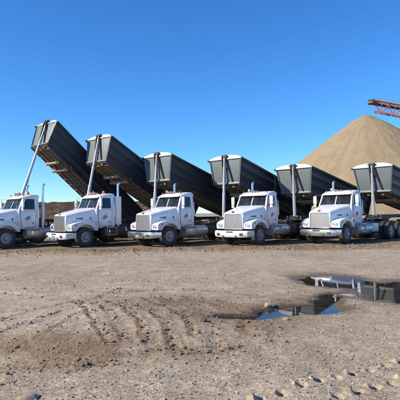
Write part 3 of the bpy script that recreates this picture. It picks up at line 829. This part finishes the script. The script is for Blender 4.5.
    for s in ('L', 'R'):
        if s not in stacks: continue
        q = 1 if s == 'L' else -1
        top = [(q * .88, 3.40, 1.0), (q * .88, 3.40, 3.28), (q * .88, 3.42, 3.36), (q * .88, 3.50, 3.43)]
        st = P('exhaust_stack', ('stack', s), lambda: B().tube(top, .064, 14), 'chrome', t)
        P('heat_shield', ('shield', s), lambda: B().cyl((q * .88, 3.40, 1.25), (q * .88, 3.40, 2.45), .108, n=18), 'alu', st)
        P('stack_bracket', ('sbr', s), lambda: B().box((q * .70, 3.30, 2.2), (.36, .05, .06)).box((q * .66, 3.26, 1.6), (.06, .06, 1.3)), 'black', st)
    if fairing:
        P('cab_fairing', 'fairing', lambda: B().loft([[(x, y, z) for x, y in ((-.93, 3.20), (.93, 3.20), (.99, 3.28), (.985, 3.52), (.93, 3.60), (-.93, 3.60), (-.985, 3.52), (-.99, 3.28))] for z in (1.12, 1.2, 2.62, 2.70)]), 'white', t, bevel=.03)
    if antenna:
        P('antenna', 'antenna', lambda: B().tube([(.86, 3.02, 2.80), (.88, 3.06, 3.7)], .010, 6), 'black', t)
    # fifth wheel and rear deck
    P('fifth_wheel', 'fifth', lambda: B().prism_x([(6.6, 1.14), (6.75, 1.19), (7.75, 1.19), (7.9, 1.06), (7.75, 1.10), (6.75, 1.10)], -.44, .44).box((0, 7.15, 1.08), (1.0, .4, .07)), 'black', t)
    P('deck_plate', 'deck', lambda: B().box((0, 4.3, 1.085), (.85, 1.5, .025)).box((0, 3.5, 1.3), (.9, .08, .5)), 'black', t)
    P('battery_box', 'bbox', lambda: B().box((0, 5.6, 1.16), (.8, .5, .18)), 'black', t, bevel=.02)
    P('air_line', 'aline', lambda: B().tube([(.2, 3.55, 1.5), (.25, 4.1, 1.15), (.22, 4.9, 1.22), (.2, 5.9, 1.4), (.2, 6.55, 1.36)], .018, 6).tube([(.1, 3.55, 1.5), (.1, 4.0, 1.1), (.12, 4.8, 1.17), (.1, 5.9, 1.45), (.1, 6.55, 1.36)], .018, 6), 'black', t)
    return t

# ------------------------------------------------------------------ dump trailer (local: origin on the ground under the kingpin, -y forward)
L, HB, HINGE = 8.6, 1.52, 7.3
WB, WT = 0.99, 1.22                      # half widths at floor and at top rail
LEAN = 0.48                              # the front wall leans forward at its top
def side_w(v): return WB + (WT - WB) * v / HB
HINGE_Y = 6.90
def dump_trailer(label, loc, rz, tilt):
    t = thing('dump_trailer', label, 'trailer', loc, rz, 'dump trailers raised behind the trucks')
    e = R(tilt)
    z0 = 1.60 + HINGE * math.sin(e)
    y0 = HINGE_Y - HINGE * math.cos(e)
    base, rot = (0, y0, z0), (-e, 0, 0)
    mt = Matrix.Translation(base) @ Euler(rot).to_matrix().to_4x4()
    def Q(name, key, fn, mat, parent=t, **kw):
        return P(name, key, fn, mat, parent, base if parent is t else None, rot if parent is t else None, **kw)
    # bulkhead (front wall) with its stiffeners
    bh = Q('bulkhead', 'bulk', lambda: B().loft([[(-WB, -.0, .12), (WB, 0, .12), (WT, -LEAN, HB), (-WT, -LEAN, HB)], [(-WB, .05, .12), (WB, .05, .12), (WT, -LEAN + .05, HB), (-WT, -LEAN + .05, HB)]]), 'tub', bevel=.008)
    for s in (-1, 1):
        Q('corner_post', ('cpost', s), lambda: B().beam((s * (WB - .0), -.02, .10), (s * (WT - .0), -LEAN - .02, HB), .09, .08), 'tub', bh)
    Q('upper_rail', 'brail', lambda: B().box((0, -LEAN - .01, HB + .01), (2 * WT + .1, .12, .09)), 'tarp', bh, bevel=.012)
    Q('lower_rail', 'brail2', lambda: B().box((0, -.0, .09), (2 * WB + .12, .13, .12)), 'tub', bh, bevel=.012)
    Q('cylinder_housing', 'chous', lambda: B().prism_x([(.02, .1), (-.08, .1), (-LEAN - .16, HB - .1), (-LEAN - .20, HB + .20), (-LEAN + .05, HB + .24), (-LEAN + .04, HB)], -.17, -.11).prism_x([(-LEAN * .6, HB * .6), (-LEAN * .6 - .08, HB * .62), (-LEAN - .16, HB - .1), (-LEAN - .20, HB + .20), (-LEAN + .05, HB + .24), (-LEAN + .04, HB)], .11, .17).box((0, -LEAN - .05, HB + .18), (.36, .26, .12)), 'black', bh, bevel=.01)
    Q('diagonal_bar', 'dbar', lambda: B().beam((.12, -LEAN - .10, HB - .05), (.52, -.05, .16), .09, .08), 'black', bh)  # dark diagonal bar from the housing top to the lower right
    cap = Q('tarp_cap', 'cap', lambda: B().loft([[(WT * math.cos(a * math.pi / 14) * 1.0, y, HB + .03 + .26 * q * math.sin(a * math.pi / 14)) for a in range(15)] for y, q in ((-LEAN - .04, .86), (-LEAN + .04, 1.0), (.45, 1.0))]), 'tarp', t)
    Q('tarp_crank', 'crank', lambda: B().box((-WT - .09, -LEAN - .02, HB - .02), (.16, .14, .10)).cyl((-WT - .12, -LEAN - .08, HB), (-WT - .12, -LEAN + .1, HB), .06), 'black', t)
    # floor, sills
    fl = Q('floor_plate', 'floor', lambda: B().box((0, L / 2, .03), (2 * WB - .02, L - .12, .06)), 'belly')
    for x in (-.46, .46):
        Q('long_sill', ('sill', x), lambda: B().box((x, L / 2, -.07), (.13, L - .3, .13)), 'belly', fl)
    Q('centre_sill', 'csill', lambda: B().box((0, L / 2, -.05), (.16, L - .5, .09)), 'belly', fl)
    for k in range(15):
        u = .35 + k * (L - .7) / 14
        Q('crossmember', ('cm', k), lambda: B().box((0, u, -.035), (2 * WB - .06, .07, .07)), 'belly', fl)
    for u, w in ((1.45, 1.5), (2.15, 1.75)):
        Q('saddle_beam', ('db', u), lambda: B().box((0, u, -.21), (w, .16, .14)).box((-.6, u, -.13), (.1, .24, .14)).box((.6, u, -.13), (.1, .24, .14)), 'beam', fl, bevel=.012)
    # side walls: three long pressed panels each, rails, posts at the ends
    for s in (-1, 1):
        for k in range(3):
            v0, v1 = .06 + k * .50, .06 + (k + 1) * .50
            def sp_(s=s, v0=v0, v1=v1):
                c0, c1 = .0, -.055
                def ring_(u):
                    lean = lambda v: -LEAN * v / HB if u < 1 else 0.0
                    return [(s * (side_w(v) + o), u + lean(v), v) for v, o in ((v0, -.05), (v0, 0), (v0 + .05, .0), (v0 + .11, -.035), (v1 - .11, -.035), (v1 - .05, 0), (v1, 0), (v1, -.05))]
                return B().loft([ring_(.03), ring_(L)])
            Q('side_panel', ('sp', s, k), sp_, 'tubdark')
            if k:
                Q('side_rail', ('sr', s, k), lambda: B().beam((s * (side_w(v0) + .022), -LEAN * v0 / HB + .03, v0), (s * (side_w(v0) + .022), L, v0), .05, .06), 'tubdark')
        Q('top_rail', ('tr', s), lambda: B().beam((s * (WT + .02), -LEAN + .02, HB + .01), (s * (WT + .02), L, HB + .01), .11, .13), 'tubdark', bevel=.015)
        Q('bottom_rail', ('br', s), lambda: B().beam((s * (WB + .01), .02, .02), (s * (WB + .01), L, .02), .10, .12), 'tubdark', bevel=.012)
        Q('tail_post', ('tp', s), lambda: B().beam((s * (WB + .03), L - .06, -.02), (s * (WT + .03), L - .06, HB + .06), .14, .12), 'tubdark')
        Q('side_marker', ('sm', s), lambda: B().box((s * (WB + .075), 2.2, .02), (.03, .12, .05)).box((s * (WB + .075), 5.2, .02), (.03, .12, .05)), 'amberdark')
    tg = Q('tailgate', 'tgate', lambda: B().loft([[(-WB + .03, L - .02, .04), (WB - .03, L - .02, .04), (WT - .03, L - .02, HB - .03), (-WT + .03, L - .02, HB - .03)], [(-WB + .03, L + .04, .04), (WB - .03, L + .04, .04), (WT - .03, L + .04, HB - .03), (-WT + .03, L + .04, HB - .03)]]), 'tub')
    for v in (.5, 1.0):
        Q('gate_rib', ('grib', v), lambda: B().box((0, L + .07, v), (2 * side_w(v) - .1, .07, .09)), 'tub', tg)
    # chassis frame lying on the fifth wheel, telescopic lift cylinder
    fr = P('coupler_plate', 'coupler', lambda: B().box((0, 0.05, 1.225), (1.1, 1.35, .06)).box((0, -.42, 1.36), (.6, .34, .16)), 'black', t, bevel=.01)
    for s in (-1, 1):
        P('chassis_rail', ('trail', s), lambda: B().box((s * .46, 3.75, 1.35), (.11, 8.7, .19)), 'black', t)
        P('landing_leg', ('lleg', s), lambda: B().box((s * .62, 2.2, .98), (.13, .13, .78)).box((s * .62, 2.2, .57), (.26, .26, .05)).beam((s * .62, 2.2, .75), (s * .5, 2.8, 1.3), .05, .05), 'black', t)
    for k in range(6):
        P('chassis_crossmember', ('tcm', k), lambda: B().box((0, .9 + k * 1.3, 1.35), (.81, .09, .15)), 'black', t)
    p0 = Vector((0, -.48, 1.42)); pt = mt @ Vector((0, -LEAN - .11, HB + .14))
    d = pt - p0; n_st = 4
    lc = link('lift_cylinder', B().cyl(p0, p0 + d * .40, .100, n=18).cyl(p0 + d * .385, p0 + d * .40, .109, n=18).mesh('lift_cylinder', 'cyl'), t)
    for k, (a, b_, r) in enumerate(((.39, .62, .084), (.61, .82, .069), (.81, .985, .055))):
        link('cylinder_stage', B().cyl(p0 + d * a, p0 + d * b_, r, n=18).cyl(p0 + d * (b_ - .012), p0 + d * b_, r + .008, n=18).mesh('cylinder_stage', 'cyl'), lc)
    link('cylinder_pin', B().cyl((-.24, pt.y, pt.z), (.24, pt.y, pt.z), .05).mesh('cylinder_pin', 'black'), lc)
    link('cylinder_pin', B().cyl((-.3, p0.y, p0.z), (.3, p0.y, p0.z), .06).mesh('cylinder_pin', 'black'), lc)
    # rear running gear on the ground
    yc = HINGE_Y - .2
    P('suspension_frame', 'subfr', lambda: B().box((-.46, 0, 1.10), (.13, 2.4, .26)).box((.46, 0, 1.10), (.13, 2.4, .26)).box((0, 0, 1.08), (.79, .25, .2)).box((-.46, .2, 1.47), (.2, .3, .12)).box((.46, .2, 1.47), (.2, .3, .12)), 'black', t, (0, yc, 0))
    for dy in (-.66, .66):
        P('axle', 'taxle', lambda: B().cyl((-.95, 0, .525), (.95, 0, .525), .075).box((-.46, 0, .7), (.1, .5, .3)).box((.46, 0, .7), (.1, .5, .3)), 'black', t, (0, yc + dy, 0))
        for s in (-1, 1):
            wheel(t, s * 1.09, yc + dy, s)
    for s in (-1, 1):
        P('mud_flap', ('tflap', s), lambda: B().box((s * .95, 1.36, .62), (.6, .02, .66)).box((s * .7, 1.34, .98), (.9, .05, .06)), 'flap', t, (0, yc, 0))
    return t

# ------------------------------------------------------------------ the row of rigs: bumper x, y, heading (deg left of the camera), trailer tilt, trailer front offset
KP = 7.15
RIGS = [
    dict(x=-16.0, y=24.1, a=42, tilt=39, truck=dict(label='white truck tractor beyond the left edge, coupled to the steepest trailer', beacons=True),
         trailer='leftmost and steepest raised grey dump trailer, its dusty underside showing'),
    dict(x=-11.64, y=24.1, a=42, tilt=27.5, truck=dict(label='white truck tractor cut off by the left edge, with two exhaust stacks', beacons=True, stacks=('L', 'R'), dark_tank=False, plate=False),
         trailer='steep raised grey dump trailer with front end above the cab with white fairing'),
    dict(x=-7.32, y=24.1, a=42, turn=3.0, tilt=16.5, truck=dict(label='white truck tractor with orange roof beacons and white fairing behind cab', beacons=True, stacks=('L',), fairing=True, dark_tank=True, steer=R(4)),
         trailer='grey dump trailer with white cap, third from left, above the third truck'),
    dict(x=-3.02, y=24.05, a=42, turn=2.0, tilt=14.5, truck=dict(label='white truck tractor in the middle of the row, third from the left', chrome_bumper=True, steer=R(-3)),
         trailer='grey dump trailer with white cap, fourth from left, just left of stockpile'),
    dict(x=1.38, y=24.1, a=42, turn=-1.0, tilt=9.5, truck=dict(label='white truck tractor fourth from left, left of the one with red emblem', antenna=True, plate=False),
         trailer='low raised dump trailer behind the rightmost truck, before the sand pile'),
    dict(x=5.95, y=24.2, a=45, tilt=9.5, truck=dict(label='rightmost white truck tractor with red hood emblem in front of stockpile', red_badge=True, plate=False, chrome_bumper=True, toolbox=True, steer=R(2)),
         trailer='rightmost dump trailer with white cap, cut off by the right edge'),
]
for r in RIGS:
    rz = -R(r['a'])
    back = Vector((math.sin(R(r['a'])), math.cos(R(r['a']))))
    k = Vector((r['x'], r['y'])) + back * KP
    ta = R(r['a'] + r.get('turn', 0))
    bk = Vector((math.sin(ta), math.cos(ta)))
    tractor(loc=(k.x - bk.x * KP, k.y - bk.y * KP, 0), rz=-ta, **r['truck'])
    dump_trailer(r['trailer'], (k.x, k.y, 0), rz, r['tilt'])

# ------------------------------------------------------------------ stacker conveyor over the stockpile
def conveyor():
    hd = Vector((29.3, 80.2, 20.35)); az = R(-20)
    t = thing('stacker_conveyor', 'red lattice stacker conveyor reaching in from the right over the stockpile', 'conveyor', (hd.x, hd.y, 0), az)
    LEN, s = 66.0, 0.283
    W, D = 0.75, 1.45
    def pt(l, x, z): return (l * .962, x, hd.z - l * s + z)          # along, across, up
    def run(b, x, z, l0=0.0, l1=LEN, w=.20, h=.20): b.beam(pt(l0, x, z), pt(l1, x, z), w, h); return b
    for x in (-W, W):
        link('top_chord', run(B(), x, 0, .4).mesh('top_chord', 'red'), t)
        link('bottom_chord', run(B(), x, -D, .9).mesh('bottom_chord', 'red'), t)
    n = 60; st = (LEN - .9) / n
    for k in range(n + 1):
        l = .9 + k * st
        b = B()
        for x in (-W, W):
            b.beam(pt(l, x, 0), pt(l, x, -D), .09, .09)
            if k < n:
                b.beam(pt(l, x, -D if k % 2 else 0), pt(l + st, x, 0 if k % 2 else -D), .08, .08)
        b.beam(pt(l, -W, -D), pt(l, W, -D), .08, .08)
        link('lattice_bay', b.mesh('lattice_bay', 'red'), t)
    bl = link('belt', run(run(B(), 0, .30, .1, LEN, 1.05, .07), 0, -.28, .1, LEN, 1.05, .05).mesh('belt', 'rubber'), t)
    for k in range(40):
        l = .8 + k * 1.63
        link('idler', B().cyl(pt(l, -.55, .16), pt(l, .55, .16), .07, n=8).beam(pt(l, -.75, .06), pt(l, .75, .06), .08, .08).mesh('idler', 'black'), bl)
    for x in (-.66, .66):
        link('skirt_board', run(B(), x, .25, .6, LEN, .06, .24).mesh('skirt_board', 'black'), t)
    link('head_pulley', B().cyl(pt(0, -.62, -.02), pt(0, .62, -.02), .30, n=18).mesh('head_pulley', 'black'), t)
    link('head_frame', B().box(pt(.35, -.72, -.05), (1.3, .08, .40)).box(pt(.35, .72, -.05), (1.3, .08, .40)).box(pt(.95, 0, -.3), (.08, 1.4, .12)).mesh('head_frame', 'red'), t)
    for x in (-.95, .95):
        link('hand_rail', run(B(), x, .78, 1.2, LEN, .07, .07).mesh('hand_rail', 'red'), t)
    for k in range(33):
        l = 1.2 + k * 2.0
        link('rail_post', B().beam(pt(l, -.95, .0), pt(l, -.95, .78), .07, .07).beam(pt(l, -.95, .0), pt(l, .95, .0), .07, .07).beam(pt(l, .95, .0), pt(l, .95, .78), .07, .07).mesh('rail_post', 'red'), t)
    link('drive_motor', B().cyl(pt(.7, -1.35, .1), pt(.7, -.8, .1), .28, n=14).box(pt(.7, -1.0, -.15), (.5, .5, .3)).mesh('drive_motor', 'black'), t)
    # support legs with wheels, and tail hopper
    for l0 in (34.0,):
        for x in (-1.8, 1.8):
            foot = Vector(pt(l0 + 4, x, 0)); foot.z = .6
            link('support_leg', B().beam(pt(l0 - 6, x * .42, -D), foot, .25, .25).beam(pt(l0 + 10, x * .42, -D), foot, .25, .25).mesh('support_leg', 'red'), t)
            w = link('wheel', B().cyl((foot.x, foot.y - .15, .525), (foot.x, foot.y + .15, .525), .28, n=20).mesh('wheel', 'rim'), t)
            link('tyre', CACHE[('tyre', 'rubber')], w, (foot.x, foot.y, .525), (0, 0, math.pi / 2))
        link('axle_beam', B().beam((foot.x, -1.8, .6), (foot.x, 1.8, .6), .2, .2).mesh('axle_beam', 'red'), t)
    e = Vector(pt(LEN - 1.5, 0, .6))
    link('feed_hopper', B().loft([[(e.x - 1.2, -.7, e.z), (e.x + 1.2, -.7, e.z), (e.x + 1.2, .7, e.z), (e.x - 1.2, .7, e.z)], [(e.x - 1.8, -1.4, e.z + 1.4), (e.x + 1.8, -1.4, e.z + 1.4), (e.x + 1.8, 1.4, e.z + 1.4), (e.x - 1.8, 1.4, e.z + 1.4)]]).mesh('feed_hopper', 'red'), t)
    link('tail_stand', B().beam((e.x, -1.0, e.z), (e.x, -1.2, 0), .2, .2).beam((e.x, 1.0, e.z), (e.x, 1.2, 0), .2, .2).mesh('tail_stand', 'red'), t)
conveyor()

# ------------------------------------------------------------------ loose gravel, clods, rocks
def ico():
    bm = bmesh.new(); bmesh.ops.create_icosphere(bm, subdivisions=1, radius=1.0)
    v = np.array([p.co[:] for p in bm.verts]); f = np.array([[q.index for q in fc.verts] for fc in bm.faces]); bm.free()
    return v, f
IV, IF = ico()
def scatter(name, mat, X, Y, size, sink, flat, seed):
    rg = np.random.RandomState(seed); n = len(X)
    Z, wet, _ = ground_z(X, Y)
    th = rg.uniform(0, 6.28, n); c, s_ = np.cos(th), np.sin(th)
    sc = size[:, None] * np.stack([rg.uniform(.75, 1.3, n), rg.uniform(.6, 1.0, n), rg.uniform(.45, .85, n) * flat], 1)
    V = IV[None] * (1 + rg.uniform(-.24, .2, (n, len(IV), 1)))
    V = V * sc[:, None, :]
    Vx = V[..., 0] * c[:, None] - V[..., 1] * s_[:, None] + X[:, None]
    Vy = V[..., 0] * s_[:, None] + V[..., 1] * c[:, None] + Y[:, None]
    Vz = V[..., 2] + (Z + sc[:, 2] * (1 - sink))[:, None]
    co = np.stack([Vx, Vy, Vz], -1).reshape(-1, 3)
    F = (IF[None] + (np.arange(n) * len(IV))[:, None, None]).reshape(-1, 3)
    shade = np.repeat(np.clip(rg.normal(.52, .16, n), 0, 1), len(IV))
    return np_mesh(name, co, F, mat, {'shade': shade}, smooth=False)

def pebbles(n, lo, hi, y0, y1, seed, spread=0.62, cl=0.0):
    rg = np.random.RandomState(seed)
    inv = rg.uniform(1 / y1, 1 / y0, int(n * 3)); Y = 1 / inv; X = rg.uniform(-spread, spread, len(Y)) * Y
    dens = 0.35 + 0.65 * sstep(-.35, .35, fbm(X, Y, 0.8, 3)) + cl * np.exp(-((Y - 4.8) / .8) ** 2)
    Z, wet, damp_shade = ground_z(X, Y)
    ok = (rg.uniform(0, 1.3, len(Y)) < dens) & (Z > WATER_Z + .004)
    X, Y = X[ok][:n], Y[ok][:n]
    S = lo * (hi / lo) ** (rg.uniform(0, 1, len(X)) ** 3.0) * np.clip(Y / 6, .75, 2.4) ** .8
    return X, Y, S
X, Y, S = pebbles(11000, .004, .021, 3.6, 13, 3, cl=1.4)
structure(link('loose_gravel', scatter('loose_gravel', 'stone', X, Y, S, .35, .9, 5)), 'stuff')
rg = np.random.RandomState(21)
X = rg.uniform(-15, 16, 2600); Y = 21.3 + .5 * np.sin(X * .21) + rg.normal(0, .7, 2600)
S = .012 * (5 ** (rg.uniform(0, 1, 2600) ** 2.4))
cxs, cys, css = [X], [Y], [S]
for pts, w, d in RUTS:                      # crumbs broken off along the ruts
    q = np.array(smooth_path(pts)); n = int(26 * (len(pts) + 1) * min(1.6, d / .018))
    t_ = rg.uniform(0, len(q) - 1.001, n); k0 = t_.astype(int); f_ = (t_ - k0)[:, None]
    pp = q[k0] * (1 - f_) + q[k0 + 1] * f_ + rg.normal(0, w * 1.1, (n, 2))
    cxs.append(pp[:, 0]); cys.append(pp[:, 1]); css.append(.006 * (5.5 ** (rg.uniform(0, 1, n) ** 2.2)))
X, Y, S = np.concatenate(cxs), np.concatenate(cys), np.concatenate(css)
structure(link('dirt_clods', scatter('dirt_clods', 'clod', X, Y, S, .3, .9, 8)), 'stuff')

def rock(label, x, y, size, mat, seed, group=None):
    rg = np.random.RandomState(seed)
    bm = bmesh.new(); bmesh.ops.create_icosphere(bm, subdivisions=3, radius=1.0)
    off = rg.uniform(-20, 20, 3)
    for v in bm.verts:
        p = np.array(v.co[:])
        n1 = perlin(np.array([p[0] * 1.3 + off[0] + p[2]]), np.array([p[1] * 1.3 + off[1]]))[0]
        n2 = perlin(np.array([p[0] * 3.5 + off[2]]), np.array([p[1] * 3.5 + p[2] * 3]))[0]
        v.co = v.co * (1 + .45 * n1 + .13 * n2)
    me = bpy.data.meshes.new('rock'); bm.to_mesh(me); bm.free()
    me.materials.append(M[mat]); me.polygons.foreach_set('use_smooth', [True] * len(me.polygons)); me.set_sharp_from_angle(angle=R(30))
    z = float(ground_z(np.array([x]), np.array([y]))[0][0])
    o = link('rock', me, None, (x, y, max(z, WATER_Z) + size[2] * .45), (0, 0, rg.uniform(0, 6)))
    o.scale = size
    o['label'] = label; o['category'] = 'rock'
    if group: o['group'] = group
rock('pale tan rock lying at the left end of the puddle', 1.25, 8.66, (.115, .09, .055), 'rock', 4)
rock('small tan stone below the puddle\'s near shore', 1.33, 7.42, (.05, .045, .03), 'rock', 6)
rock('grey flat stone at the bottom left corner among gravel', -1.63, 4.42, (.10, .075, .04), 'rock', 9)
rock('dark stone in the rut left of centre', 0.02, 7.1, (.055, .05, .04), 'clod', 12)
